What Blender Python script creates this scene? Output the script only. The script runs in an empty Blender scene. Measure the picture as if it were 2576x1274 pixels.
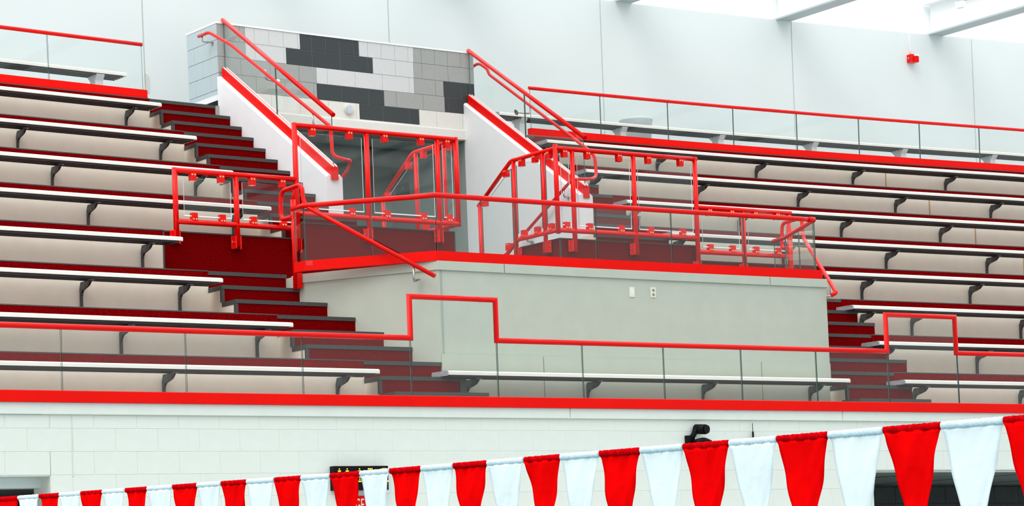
import bpy, math, random
from mathutils import Vector, Matrix
random.seed(7)
S = bpy.context.scene
C = S.collection

# ------------------------------------------------------------------ camera
cd = bpy.data.cameras.new('camera')
cam = bpy.data.objects.new('camera', cd); C.objects.link(cam)
cam.matrix_world = Matrix(((0.82704531, 0.01370687, -0.56196813, -6.28822879),
                           (-0.56073384, -0.05043106, -0.82645887, -20.0206112),
                           (-0.03966881, 0.99863348, -0.03402286, -1.72773344),
                           (0, 0, 0, 1)))
cd.sensor_fit = 'HORIZONTAL'; cd.sensor_width = 36.0
cd.lens = 6267.2676 / 2576 * 36.0
cd.shift_x = 9.9083 / 2576
cd.shift_y = 644.0186 / 2576
cd.clip_start = 0.1; cd.clip_end = 300
S.camera = cam

# ------------------------------------------------------------------ light
W = bpy.data.worlds.new('overcast_sky'); S.world = W; W.use_nodes = True
nt = W.node_tree; nt.nodes.clear()
tc = nt.nodes.new('ShaderNodeTexCoord'); sep = nt.nodes.new('ShaderNodeSeparateXYZ')
mr = nt.nodes.new('ShaderNodeMapRange')
mr.inputs['From Min'].default_value = 0.0; mr.inputs['From Max'].default_value = 1.0
mr.inputs['To Min'].default_value = 0.80; mr.inputs['To Max'].default_value = 2.7
bg = nt.nodes.new('ShaderNodeBackground'); wo = nt.nodes.new('ShaderNodeOutputWorld')
bg.inputs['Color'].default_value = (0.95, 0.99, 1.0, 1)
nt.links.new(tc.outputs['Generated'], sep.inputs[0]); nt.links.new(sep.outputs['Z'], mr.inputs['Value'])
nt.links.new(mr.outputs['Result'], bg.inputs['Strength']); nt.links.new(bg.outputs[0], wo.inputs[0])
sl = bpy.data.lights.new('daylight', 'SUN'); sl.energy = 1.1; sl.angle = math.radians(35); sl.color = (1, .99, .97)
so = bpy.data.objects.new('daylight', sl); C.objects.link(so)
so.rotation_euler = Vector((-0.62, -0.35, 1.0)).to_track_quat('Z', 'Y').to_euler()

S.view_settings.view_transform = 'Standard'; S.view_settings.look = 'None'
S.view_settings.gamma = 1; S.view_settings.use_curve_mapping = False
S.view_settings.exposure = 0.0
S.cycles.transparent_max_bounces = 40
S.cycles.max_bounces = 8

# ------------------------------------------------------------------ survey constants
E_ = .4048
def RY(n): return .0123 + .85104 * n          # front of riser n
def PZ(n): return .0786 + .53473 * (n - 1)    # tread level n
def BY(n): return RY(n) - E_                  # front edge of bench n
def BZ(n): return -.0386 + .53473 * n         # top of bench n
TR = .85104 / 3; RS = .53473 / 3

# bend of the stands that absorbs lens distortion: a few centimetres, a cubic in world space
CX = [-0.02212, 0.00927, 0.01042, 0.00082, 0.05462, 0.00337, -0.04248, 0.03517, 0.0125, -0.0198, -0.18542, -0.02059, 0.10091, -0.1209, -0.01095, 0.17614, 0.07197, -0.04097, -0.4875, 0.44126]
CZ = [-0.00882, -0.08505, 0.00868, 0.04085, 0.03441, -0.02576, -0.02053, 0.01324, 0.02592, -0.00583, 0.00815, 0.00582, -0.01825, -0.04495, -0.12648, 0.03237, 0.06063, 0.17749, -0.03842, -0.0094]
EXP = [(i, j, k) for i in range(4) for j in range(4 - i) for k in range(4 - i - j)]
def lens_bend(p):
    Y = min(max(p[1], -.3), 10.0)
    X = min(max(p[0], 1.9 + .42 * Y), 14.9 + 1.0 * Y)
    Z = min(max(p[2], -1.1 + .1 * Y), 1.6 + .62 * Y)
    x = (X - 12) / 10; y = (Y - 5) / 5; z = (Z - 2.5) / 4
    dx = dz = 0.0
    for c, d, (i, j, k) in zip(CX, CZ, EXP):
        m = x ** i * y ** j * z ** k
        dx += c * m; dz += d * m
    return Vector((p[0] + dx, p[1], p[2] + dz))

# ------------------------------------------------------------------ materials
def mat(name, col, rough=.6, metal=0, spec=.5, noise=0, scale=20, bump=0, coat=0, dark=None):
    m = bpy.data.materials.new(name); m.use_nodes = True
    n = m.node_tree.nodes; l = m.node_tree.links; b = n['Principled BSDF']
    b.inputs['Base Color'].default_value = (*col, 1); b.inputs['Roughness'].default_value = rough
    b.inputs['Metallic'].default_value = metal; b.inputs['Specular IOR Level'].default_value = spec
    if coat: b.inputs['Coat Weight'].default_value = coat; b.inputs['Coat Roughness'].default_value = .08
    if noise or bump:
        t = n.new('ShaderNodeTexCoord'); g = n.new('ShaderNodeTexNoise'); g.inputs['Scale'].default_value = scale
        g.inputs['Detail'].default_value = 6; l.new(t.outputs['Object'], g.inputs['Vector'])
        if noise:
            r = n.new('ShaderNodeMix'); r.data_type = 'RGBA'
            d = dark or tuple(c * (1 - noise) for c in col)
            r.inputs['A'].default_value = (*d, 1); r.inputs['B'].default_value = (*[min(1, c * (1 + noise * .5)) for c in col], 1)
            rm = n.new('ShaderNodeMapRange'); rm.inputs['From Min'].default_value = .3; rm.inputs['From Max'].default_value = .7
            l.new(g.outputs['Fac'], rm.inputs['Value']); l.new(rm.outputs['Result'], r.inputs['Factor'])
            l.new(r.outputs['Result'], b.inputs['Base Color'])
        if bump:
            u = n.new('ShaderNodeBump'); u.inputs['Strength'].default_value = bump; u.inputs['Distance'].default_value = .01
            l.new(g.outputs['Fac'], u.inputs['Height']); l.new(u.outputs['Normal'], b.inputs['Normal'])
    return m
M = {}
M['red'] = mat('red_gloss_paint', (.76, .003, .001), .12, spec=.2)
M['beam'] = mat('red_satin_panel', (.80, .004, .0015), .5, noise=.05, scale=3, spec=.08)
M['carpet'] = mat('dark_red_carpet', (.175, .0004, .0012), .95, spec=.02, noise=.45, scale=60, bump=.5)
M['nosing'] = mat('charcoal_rubber', (.045, .046, .043), .6, noise=.15, scale=40)
M['bench'] = mat('white_bench_plank', (.84, .84, .76), .35, noise=.03, scale=8)
M['under'] = mat('dark_brown_underside', (.05, .035, .038), .45, metal=.3)  # plain dark brown for the plank undersides, also the control box
M['endcap'] = mat('grey_end_cap', (.36, .37, .39), .5, noise=.3, scale=50)
M['bracket'] = mat('galvanised_steel', (.085, .09, .095), .5, metal=.5, noise=.5, scale=30)
M['riser'] = mat('warm_beige_concrete_paint', (.78, .715, .60), .7, noise=.04, scale=6, bump=.08)
M['box'] = mat('sage_beige_wall_paint', (.445, .47, .395), .65, noise=.04, scale=5, bump=.06)
M['front'] = mat('pale_sage_block_paint', (.70, .72, .66), .6, noise=.03, scale=7, bump=.12)
M['joint'] = mat('block_joint', (.68, .70, .64), .9)
M['jointdark'] = mat('grey_green_joint', (.33, .36, .31), .9)
M['cream'] = mat('cream_mortar', (.74, .71, .56), .9)
M['tan'] = mat('tan_sealant', (.50, .34, .15), .8)
M['white'] = mat('pale_cool_wall_paint', (.715, .755, .745), .7, noise=.015, scale=1.2, bump=.03)
M['seal'] = mat('pale_sealant', (.60, .61, .56), .8)
M['stair'] = mat('white_parapet_paint', (.84, .84, .85), .6, noise=.02, scale=6, bump=.05)
M['tdark'] = mat('charcoal_block_paint', (.034, .043, .045), .6, noise=.15, scale=60, bump=.15)
M['tmid'] = mat('mid_grey_block_paint', (.37, .38, .36), .6, noise=.05, scale=20, bump=.1)
M['tlight'] = mat('light_grey_block_paint', (.66, .67, .66), .6, noise=.03, scale=20, bump=.1)
M['twhite'] = mat('off_white_block_paint', (.76, .75, .69), .6, noise=.03, scale=20, bump=.1)
M['tblue'] = mat('pale_blue_grey_block_paint', (.46, .54, .56), .6, noise=.04, scale=20, bump=.1)
M['tunnel'] = mat('grey_tunnel_paint', (.34, .385, .36), .7, noise=.05, scale=4)
M['black'] = mat('black_plastic', (.003, .003, .004), .5, spec=.12)
M['steel'] = mat('brushed_steel', (.5, .5, .5), .3, metal=1)
M['brass'] = mat('brass_screw', (.8, .6, .3), .3, metal=.6)
M['plate'] = mat('ivory_plate', (.72, .71, .58), .4)
M['dslot'] = mat('plate_slot', (.25, .24, .18), .5)
M['beamw'] = mat('painted_steel_beam', (.44, .50, .52), .5)
M['pipe'] = mat('white_pipe', (.93, .95, .95), .5)
M['fred'] = mat('red_pennant_cloth', (.86, .0015, .002), .9, noise=.10, scale=14, bump=.3, spec=.0)
M['fredh'] = mat('red_pennant_hem', (.60, .0015, .004), .9, noise=.35, scale=60, bump=.6, spec=.0)
M['fwhite'] = mat('white_pennant_cloth', (.77, .80, .79), .85, noise=.03, scale=14, bump=.3, spec=.25)
M['fwhiteh'] = mat('white_pennant_hem', (.66, .73, .76), .85, noise=.08, scale=60, bump=.6, spec=.2)
M['rope'] = mat('white_rope', (.7, .7, .7), .8)
M['deck'] = mat('deck_tile', (.45, .45, .42), .6, noise=.1, scale=3)
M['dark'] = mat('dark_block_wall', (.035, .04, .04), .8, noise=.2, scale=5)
M['ceil'] = mat('tunnel_ceiling_tile', (.15, .18, .17), .8, noise=.2, scale=5)
M['bin'] = mat('pale_bin_plastic', (.50, .55, .55), .5)
M['disc'] = mat('pale_blue_lens', (.60, .66, .74), .25, noise=.3, scale=60)
M['clear'] = mat('clear_strobe_lens', (.8, .82, .85), .1)
def emis(name, col, s):
    m = bpy.data.materials.new(name); m.use_nodes = True
    b = m.node_tree.nodes['Principled BSDF']; b.inputs['Base Color'].default_value = (*col, 1)
    b.inputs['Emission Color'].default_value = (*col, 1); b.inputs['Emission Strength'].default_value = s
    return m
M['led'] = emis('amber_led', (1, .55, .02), 2.2)
def glass(name, tint, gl=1.0):
    m = bpy.data.materials.new(name); m.use_nodes = True
    n = m.node_tree.nodes; l = m.node_tree.links; n.clear()
    o = n.new('ShaderNodeOutputMaterial'); t = n.new('ShaderNodeBsdfTransparent'); g = n.new('ShaderNodeBsdfGlossy')
    g.inputs['Roughness'].default_value = .02; t.inputs['Color'].default_value = (*tint, 1)
    g.inputs['Color'].default_value = (.9, 1, .97, 1)
    f = n.new('ShaderNodeFresnel'); f.inputs['IOR'].default_value = 1.5
    mm = n.new('ShaderNodeMath'); mm.operation = 'MULTIPLY'; mm.inputs[1].default_value = gl; mm.use_clamp = True
    ge = n.new('ShaderNodeNewGeometry'); iv = n.new('ShaderNodeMath'); iv.operation = 'SUBTRACT'; iv.inputs[0].default_value = 1
    m2 = n.new('ShaderNodeMath'); m2.operation = 'MULTIPLY'      # reflect on entering faces only
    l.new(ge.outputs['Backfacing'], iv.inputs[1]); l.new(mm.outputs[0], m2.inputs[0]); l.new(iv.outputs[0], m2.inputs[1])
    x = n.new('ShaderNodeMixShader'); l.new(f.outputs[0], mm.inputs[0]); l.new(m2.outputs[0], x.inputs[0])
    l.new(t.outputs[0], x.inputs[1]); l.new(g.outputs[0], x.inputs[2]); l.new(x.outputs[0], o.inputs[0])
    return m
M['glass'] = glass('clear_green_tinted_glass', (.965, .985, .98), .95)
M['gedge'] = mat('glass_edge', (.05, .10, .09), .15)
M['gedgel'] = mat('polished_glass_edge', (.75, .85, .85), .1)
M['roofglass'] = glass('roof_glass', (.99, .99, .99), .3)
def water():
    m = mat('pool_water', (.03, .22, .28), .05, bump=.3, scale=6); return m
M['water'] = water()

# ------------------------------------------------------------------ mesh helpers
class MB:
    def __init__(s): s.v = []; s.f = []; s.m = []; s.sm = []
    def face(s, idx, mi=0, sm=False): s.f.append(idx); s.m.append(mi); s.sm.append(sm)
    def box(s, x0, x1, y0, y1, z0, z1, mi=0, **o):
        b = len(s.v)
        s.v += [(x, y, z) for x in (x0, x1) for y in (y0, y1) for z in (z0, z1)]
        for k, q in {'xm': (0, 1, 3, 2), 'xp': (4, 6, 7, 5), 'ym': (0, 4, 5, 1), 'yp': (2, 3, 7, 6), 'zm': (0, 2, 6, 4), 'zp': (1, 5, 7, 3)}.items():
            s.face([b + i for i in q], o.get(k, mi))
        return s
    def prism(s, poly, ax, a, b, mi=0, cap=None, side=None, sm=False):
        # poly: list of 2-D points in the plane perpendicular to ax (order: the two other axes in xyz order)
        def P(p, t):
            return {'x': (t, p[0], p[1]), 'y': (p[0], t, p[1]), 'z': (p[0], p[1], t)}[ax]
        o = len(s.v); n = len(poly)
        s.v += [P(p, a) for p in poly] + [P(p, b) for p in poly]
        s.face([o + i for i in range(n)][::-1], mi if cap is None else cap); s.face([o + n + i for i in range(n)], mi if cap is None else cap)
        for i in range(n):
            j = (i + 1) % n
            s.face([o + i, o + j, o + n + j, o + n + i], mi if side is None else side[i], sm)
        return s
    def tube(s, pts, r, n=12, mi=0, closed=False, caps=True):
        pts = [Vector(p) for p in pts]; N = len(pts); rings = []
        up = None
        for i, p in enumerate(pts):
            if i == 0: t = pts[1] - p
            elif i == N - 1: t = p - pts[i - 1]
            else:
                a = (p - pts[i - 1]).normalized(); b = (pts[i + 1] - p).normalized(); t = a + b
            t.normalize()
            if up is None:
                u = Vector((0, 0, 1)) if abs(t.z) < .9 else Vector((0, 1, 0))
                x = t.cross(u).normalized()
            else:
                x = up - t * up.dot(t)
                if x.length < .1: x = t.cross(y)
                x.normalize()
            y = x.cross(t).normalized(); up = x
            k = 1.0; mdir = None
            if 0 < i < N - 1:
                c = max(-1, min(1, a.dot(b))); half = math.acos(c) / 2; k = 1 / max(.5, math.cos(half))
                mdir = (b - a)
                mdir = mdir.normalized() if mdir.length > 1e-6 else None
            ring = []
            for q in range(n):
                an = 2 * math.pi * q / n; d = x * math.cos(an) * r + y * math.sin(an) * r
                if mdir is not None: d = d + mdir * (d.dot(mdir)) * (k - 1)
                ring.append(len(s.v)); s.v.append(tuple(p + d))
            rings.append(ring)
        for a, b in zip(rings, rings[1:]):
            for q in range(n): s.face([a[q], a[(q + 1) % n], b[(q + 1) % n], b[q]], mi, True)
        if caps:
            s.face(rings[0][::-1], mi); s.face(rings[-1], mi)
        return s
    def pane(s, A, B, zt0, zt1, th=.012, ed=1):
        # vertical glass pane between bottom corners A and B, tops zt0 and zt1
        A = Vector(A); B = Vector(B); d = (B - A); d.z = 0; nrm = Vector((-d.y, d.x, 0)).normalized() * th / 2
        c = [A, B, Vector((B.x, B.y, zt1)), Vector((A.x, A.y, zt0))]
        o = len(s.v); s.v += [tuple(p - nrm) for p in c] + [tuple(p + nrm) for p in c]
        s.face([o, o + 1, o + 2, o + 3], 0); s.face([o + 7, o + 6, o + 5, o + 4], 0)
        for i in range(4):
            j = (i + 1) % 4; s.face([o + i, o + 4 + i, o + 4 + j, o + j], (ed if i in (1, 3) else 2))
        return s
    def build(s, name, mats, parent=None, kind=None, label=None):
        L = Vector(parent['_loc']) if parent is not None and '_loc' in parent else Vector((0, 0, 0))
        me = bpy.data.meshes.new(name); me.from_pydata([tuple(Vector(v) - L) for v in s.v], [], s.f)
        if not isinstance(mats, (list, tuple)): mats = [mats]
        for m in mats: me.materials.append(M[m])
        for p, mi, sm in zip(me.polygons, s.m, s.sm): p.material_index = mi; p.use_smooth = sm
        me.update()
        o = bpy.data.objects.new(name, me); C.objects.link(o)
        if parent is not None: o.parent = parent; o['_loc'] = tuple(L)
        if kind: o['kind'] = kind
        if label: o['label'] = label
        return o

def fillet(pts, r=.06, n=5):
    pts = [Vector(p) for p in pts]; out = [pts[0]]
    for a, p, b in zip(pts, pts[1:], pts[2:]):
        da = a - p; db = b - p; q = min(r, da.length * .45, db.length * .45)
        A = p + da.normalized() * q; B = p + db.normalized() * q
        for i in range(n + 1):
            t = i / n; out.append(A * (1 - t) ** 2 + p * 2 * t * (1 - t) + B * t * t)
    out.append(pts[-1]); return out

def thing(name, label, cat, loc=(0, 0, 0), group=None, kind=None):
    o = bpy.data.objects.new(name, None); C.objects.link(o); o.location = loc; o['_loc'] = tuple(loc)
    o['label'] = label; o['category'] = cat; o.empty_display_size = .1
    if group: o['group'] = group
    if kind: o['kind'] = kind
    return o
def place(o, parent, world):
    """copy of part o (mesh shared), its mesh origin at a reference point, put at a world point under parent"""
    c = o.copy(); C.objects.link(c); c.parent = parent
    c.location = Vector(world) - Vector(parent['_loc']); return c
def proto(mb, name, mats):
    me = bpy.data.meshes.new(name); me.from_pydata(mb.v, [], mb.f)
    for m in (mats if isinstance(mats, (list, tuple)) else [mats]): me.materials.append(M[m])
    for p, mi, sm in zip(me.polygons, mb.m, mb.sm): p.material_index = mi; p.use_smooth = sm
    me.update(); me['shared'] = 1
    return me
def inst(me, name, parent, world, off=(0, 0, 0), rot=None):
    o = bpy.data.objects.new(name, me); C.objects.link(o); o.parent = parent
    L = Vector(parent['_loc']) if '_loc' in parent else Vector((0, 0, 0))
    o.location = Vector(world) - L
    if rot: o.rotation_euler = rot
    o['_loc'] = tuple(Vector(world))
    return o

# ================================================================== STRUCTURE
# ---- pool hall floor (below the frame) and pool
t = thing('floor', 'tiled pool deck below the stands', 'floor', (6, -4, -3.35), kind='structure')
MB().box(-30, 60, -4, 14, -3.55, -3.35).build('deck', 'deck', t)
MB().box(-30, 60, -40, -22, -3.55, -3.35).build('deck', 'deck', t)
w = thing('pool_water', 'blue pool water in front of the stands', 'water', (6, -12, -3.5), kind='structure')
MB().box(-30, 60, -22, -4, -3.6, -3.5).build('water', 'water', w)

# ---- front wall under the guardrail, painted block
wf = thing('wall_front', 'pale sage painted block wall below the front guardrail', 'wall', (8, 0, -3.35), kind='structure')
ZA = -.1399
mb = MB()
mb.box(2.575, 12.11, .0035, .2, -3.35, .07)
mb.box(-.5, 2.575, .0035, .2, -.546, .07); mb.box(12.11, 18, .0035, .2, -.55, .07)
mb.box(-.5, .2, .008, .2, -3.35, -.546)
mb.build('backing', 'joint', wf)
mb = MB()
gap = .002
courses = [(ZA + .118, ZA, 0)] + [(ZA - .2032 * i, ZA - .2032 * (i + 1), (i) % 2) for i in range(6)]
ph = [2.983, 3.186]     # joint phases
pm = {}
for ci, (zt, zb, par) in enumerate(courses):
    x0 = (ph[0] if ci % 2 == 0 else ph[1]) - 4 * .4064
    k = 0
    while x0 + k * .4064 < 15.6:
        a = x0 + k * .4064; b = a + .4064; k += 1
        if zb < -.56:
            if b < 2.58 or a > 12.1: continue
            a = max(a, 2.575); b = min(b, 12.11)
        if b - a < .02: continue
        key = (round(b - a, 3), round(zt - zb, 3))
        if key not in pm:
            q = MB(); hx = key[0] / 2 - gap / 2; hz = key[1] / 2 - gap / 2; e = .0025
            # chamfered face block
            q.v = [(-hx, .003, -hz), (hx, .003, -hz), (hx, .003, hz), (-hx, .003, hz), (-hx + e, 0, -hz + e), (hx - e, 0, -hz + e), (hx - e, 0, hz - e), (-hx + e, 0, hz - e), (-hx, .02, -hz), (hx, .02, -hz), (hx, .02, hz), (-hx, .02, hz)]
            for i in range(4):
                j = (i + 1) % 4; q.face([i, j, 4 + j, 4 + i]); q.face([8 + i, 8 + j, j, i])
            q.face([4, 5, 6, 7]); pm[key] = proto(q, 'block', 'front')
        inst(pm[key], 'block', wf, ((a + b) / 2, 0, (zt + zb) / 2))
MB().box(2.575, 12.11, 0, .02, -3.35, ZA - .2032 * 6).build('lower_wall', 'front', wf)
for a, b in ((-.5, 2.72), (2.72, 8.104), (8.116, 11.70), (11.712, 18)):   # capping course
    MB().prism([(-.022, -.016), (.3, -.016), (.3, .0845), (-.022, .0845)], 'x', a, b).build('cap_block', 'front', wf)
MB().box(8.10, 8.12, -.012, .02, -.02, .08).box(11.697, 11.717, -.012, .02, -.02, .08).box(2.5, 15, -.004, .01, -.024, -.016).build('cap_joint', 'cream', wf)
MB().box(2.770, 2.784, -.0015, .01, -.56, -.03).build('control_joint', 'seal', wf)
# doorway at the left: reveal, shutter box, dark interior
d1 = thing('door_1', 'pool deck doorway with a pale shutter box above dark opening', 'door', (1.5, .1, -3.35), kind='structure')
MB().box(2.572, 2.60, .006, .35, -3.35, -.546).box(.2, 2.575, .006, .35, -.555, -.546).build('door_frame', 'front', d1)
MB().box(.2, 2.575, .22, .42, -.645, -.556).build('shutter_box', 'white', d1)
MB().box(-1, 3.2, .42, 3.5, -.62, -.60).build('ceiling_panel', 'ceil', d1)
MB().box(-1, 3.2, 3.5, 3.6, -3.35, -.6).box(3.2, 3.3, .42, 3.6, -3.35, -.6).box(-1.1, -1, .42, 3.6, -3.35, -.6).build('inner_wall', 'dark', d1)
d2 = thing('door_2', 'wide dark opening in the block wall behind the large pennants', 'door', (13.5, .1, -3.35), kind='structure')
MB().box(12.09, 12.113, .006, .25, -3.35, -.55).box(12.11, 18, .006, .25, -.555, -.545).build('door_frame', 'front', d2)
mb = MB()
for i in range(8):
    mb.box(12.15 + i * .8, 12.93 + i * .8, .26, 2.6, -.585 - (.006 if i % 2 else 0), -.56)
mb.build('ceiling_panel', 'ceil', d2)
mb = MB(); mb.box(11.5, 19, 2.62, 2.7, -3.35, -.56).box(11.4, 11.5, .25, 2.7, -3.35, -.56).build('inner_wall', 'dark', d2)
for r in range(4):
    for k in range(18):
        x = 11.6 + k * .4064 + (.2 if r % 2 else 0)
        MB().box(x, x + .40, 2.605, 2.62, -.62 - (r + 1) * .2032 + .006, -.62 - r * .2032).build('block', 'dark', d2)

# ---- back wall with big panels
wb = thing('wall_back', 'pale cool white panelled wall behind the stands', 'wall', (14, 8.8, 4.356), kind='structure')
js = [.6, 4.28, 7.945, 11.62, 15.30, 18.97, 22.68, 26.4]
for a, b in zip(js, js[1:]):
    MB().box(a + .009, b - .009, 8.8, 8.9, 1.6, 6.90).build('wall_panel', 'white', wb)
MB().box(.6, 26.4, 8.812, 9.0, 1.6, 6.90).build('sealant', 'seal', wb)
MB().prism([(7.925, 4.9), (7.965, 4.86), (7.975, 5.08), (7.93, 5.12)], 'y', 8.79, 8.81).build('sealant_patch', 'seal', wb)

# ---- roof beams and clerestory
for i in range(6):
    x = 9.55 + 3.09 * i + (.03 if i > 3 else 0)
    nm = ['over the left stand', 'first above the right stand', 'whose end shows first along the wall top', 'whose end shows in the middle of the skylight', 'nearest the red alarm', 'beyond the red alarm'][i]
    t = thing('roof_beam', 'pale painted steel roof beam ' + nm, 'beam', (x, 8.8, 6.9), 'roof beams')
    MB().box(x - .15, x + .15, -20, 8.9, 6.90, 6.925).build('lower_flange', 'beamw', t)
    MB().box(x - .012, x + .012, -20, 8.9, 6.925, 7.4).build('web', 'pipe', t)  # web, top flange and post near-white: blown-out daylight painted into their colour
    MB().box(x - .15, x + .15, -20, 8.9, 7.4, 7.425).build('upper_flange', 'pipe', t)
    MB().box(x - .17, x + .05, 8.92, 9.06, 6.9, 8.4).build('post', 'pipe', t)
t = thing('window_1', 'bright clerestory glazing above the back wall', 'window', (15, 9.0, 6.9), kind='structure')
for a in range(5):
    MB().pane((9.8 + 3.09 * a, 9.02, 6.93), (12.5 + 3.09 * a, 9.02, 6.93), 8.3, 8.3, .01, 2).build('pane', ['roofglass', 'gedgel', 'gedgel'], t)
MB().box(.6, 26.4, 8.95, 9.07, 6.9, 6.93).build('sill', 'pipe', t)
t = thing('conduit_pipe', 'thin pale pipe strung between the roof beams', 'pipe', (17, 6.0, 7.02))
MB().tube([(15.8, 6.0, 7.03), (18.9, 6.0, 7.03), (22.0, 6.0, 7.03)], .012, 8).build('pipe', 'beamw', t)

t = thing('spotlight', 'small white spotlight hanging between the roof beams', 'light', (20.9, 7.2, 6.95))
MB().box(20.86, 20.94, 7.14, 7.26, 6.90, 7.0).build('lamp_head', 'pipe', t)
MB().tube([(20.9, 7.2, 7.0), (20.9, 7.2, 7.4)], .01, 8).build('stem', 'beamw', t); MB().box(20.78, 21.02, 7.18, 7.22, 7.02, 7.05).build('yoke', 'beamw', t)
# ---- landing block in the middle (front face, angled sides)
wl = thing('wall_landing', 'sage beige parapet wall of the central landing', 'wall', (9.76, .863, .0786), kind='structure')
AL = (6.366, 2.285); AR = (13.16, 2.285)
poly = [(7.167, .863), (12.353, .863), AR, (13.16, 3.40), (6.366, 3.40), AL]
MB().prism(poly, 'z', 0, 1.64).build('body', 'box', wl)
def offs(p, d): return p
cap = [(7.155, .845), (12.365, .845), (13.18, 2.285), (13.18, 2.5), (6.346, 2.5), (6.346, 2.285)]
mb = MB()
def capseg(a, b, y0=.845): 
    MB().box(a, b, y0, y0 + .14, 1.56, 1.652).build('cap_block', 'box', wl)
capseg(7.16, 7.968); capseg(7.978, 11.525); capseg(11.535, 12.36)
ang = math.atan2(2.285 - .845, 6.346 - 7.16)
for (p, q) in (((7.16, .845), (6.346, 2.285)), ((12.36, .845), (13.18, 2.285))):
    p = Vector((*p, 0)); q = Vector((*q, 0)); dd = (q - p).normalized(); nn = Vector((-dd.y, dd.x, 0)) * .14
    if nn.x * (1 if p.x < 9 else -1) < 0: nn = -nn
    pts = [p, q, q + nn, p + nn]
    MB().prism([(v.x, v.y) for v in pts], 'z', 1.56, 1.652).build('cap_block', 'box', wl)
MB().box(6.366, 6.5, 2.285, 2.44, 1.40, 1.652).box(13.05, 13.18, 2.285, 2.44, 1.40, 1.652).build('pier', 'stair', wl)
for a, b in ((7.17, 8.42), (8.43, 11.35), (11.36, 12.35)):
    MB().box(a, b, .848, .87, 0, .70).build('base_block', 'box', wl)
MB().box(7.19, 7.215, .860, .87, .0, 1.555).build('control_joint', 'jointdark', wl)
fl = thing('floor_landing', 'carpeted floor of the central landing and tunnel', 'floor', (9.76, 2.5, 1.683), kind='structure')
MB().prism([(7.26, .98), (12.26, .98), (13.03, 2.3), (13.05, 2.62), (13.9, 2.64), (13.9, 3.42), (5.6, 3.42), (5.6, 2.64), (6.48, 2.62), (6.5, 2.3)], 'z', 1.60, 1.683).build('carpet', 'carpet', fl)
MB().box(8.0, 11.6, 3.40, 8.8, 1.5, 1.680).build('tunnel_floor', 'tunnel', fl)

# ---- sloping stair parapets at each side of the tunnel
def slope_wall(name, label, x0, x1, end):
    t = thing(name, label, 'wall', ((x0 + x1) / 2, end, 1.6), kind='structure')
    zt = lambda y: 3.115 + (y - end) * .634
    c = .022
    mb = MB(); n0 = len(mb.v)
    prof = [(x0, -c), (x0 + c, 0), (x1 - c, 0), (x1, -c)]      # chamfered top
    for y in (end, 6.83):
        for (x, dz) in prof: mb.v.append((x, y, zt(y) + dz))
        mb.v += [(x1, y, 1.6), (x0, y, 1.6)]
    for i in range(6):
        j = (i + 1) % 6; mb.face([i, j, 6 + j, 6 + i])
    mb.face([5, 4, 3, 2, 1, 0]); mb.face(list(range(6, 12)))
    mb.build('body', 'stair', t)
    return t, zt
sL, ztL = slope_wall('wall_stair_left', 'white sloping parapet wall along the left stairs', 7.900, 8.110, 4.284)
sR, ztR = slope_wall('wall_stair_right', 'white sloping parapet wall at the right of the tunnel', 11.500, 11.700, 4.30)

# ---- tunnel shell
t = thing('wall_tunnel', 'grey painted inner walls of the entry tunnel', 'wall', (9.8, 8, 1.68), kind='structure')
MB().box(11.515, 11.75, 6.8, 8.81, 1.6, 4.35).build('side_wall', 'tunnel', t)
MB().box(7.85, 8.10, 6.8, 8.81, 1.6, 4.35).build('side_wall', 'tunnel', t)
MB().box(8.0, 11.6, 8.74, 8.80, 1.6, 4.35).build('end_wall', 'tunnel', t)
MB().box(8.10, 11.515, 8.68, 8.74, 1.68, 1.84).box(11.48, 11.515, 7.0, 8.7, 1.68, 1.84).build('skirting', 'nosing', t)
t = thing('ceiling_tunnel', 'grey ceiling of the entry tunnel', 'ceiling', (9.8, 7.8, 4.2), kind='structure')
MB().box(8.0, 11.6, 6.9, 8.8, 4.19, 4.28).build('slab', 'ceil', t)
MB().tube([(8.3, 7.7, 4.06), (11.4, 7.7, 4.06)], .12, 14).build('duct', 'ceil', t)

# ---- block header wall above the tunnel
th = thing('wall_header', 'patchwork grey block wall above the tunnel mouth', 'wall', (9.8, 6.82, 4.2), kind='structure')
MB().box(7.925, 11.675, 6.826, 7.60, 4.36, 5.372).build('backing', 'tmid', th)
Zc = [5.372, 5.175, 4.972, 4.768, 4.565, 4.362]
rows = [
    [(7.918, 8.302, 'tmid'), (8.302, 9.07, 'tlight'), (9.07, 9.926, 'tdark'), (9.926, 10.747, 'tlight'), (10.747, 11.684, 'tmid')],
    [(7.918, 8.301, 'tmid'), (8.301, 8.866, 'tlight'), (8.866, 10.124, 'tdark'), (10.124, 10.740, 'tlight'), (10.740, 11.684, 'tmid')],
    [(7.918, 9.288, 'tmid'), (9.288, 10.739, 'tlight'), (10.739, 11.195, 'tmid'), (11.195, 11.684, 'tdark')],
    [(7.918, 9.286, 'tmid'), (9.286, 10.275, 'tdark'), (10.275, 11.204, 'tmid'), (11.204, 11.684, 'tdark')],
    [(7.918, 9.898, 'twhite'), (9.898, 10.801, 'tdark'), (10.801, 11.684, 'twhite')]]
tj = 9.4442
phase = [tj, 9.241, tj, 9.241 + .0, tj - .0]
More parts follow.
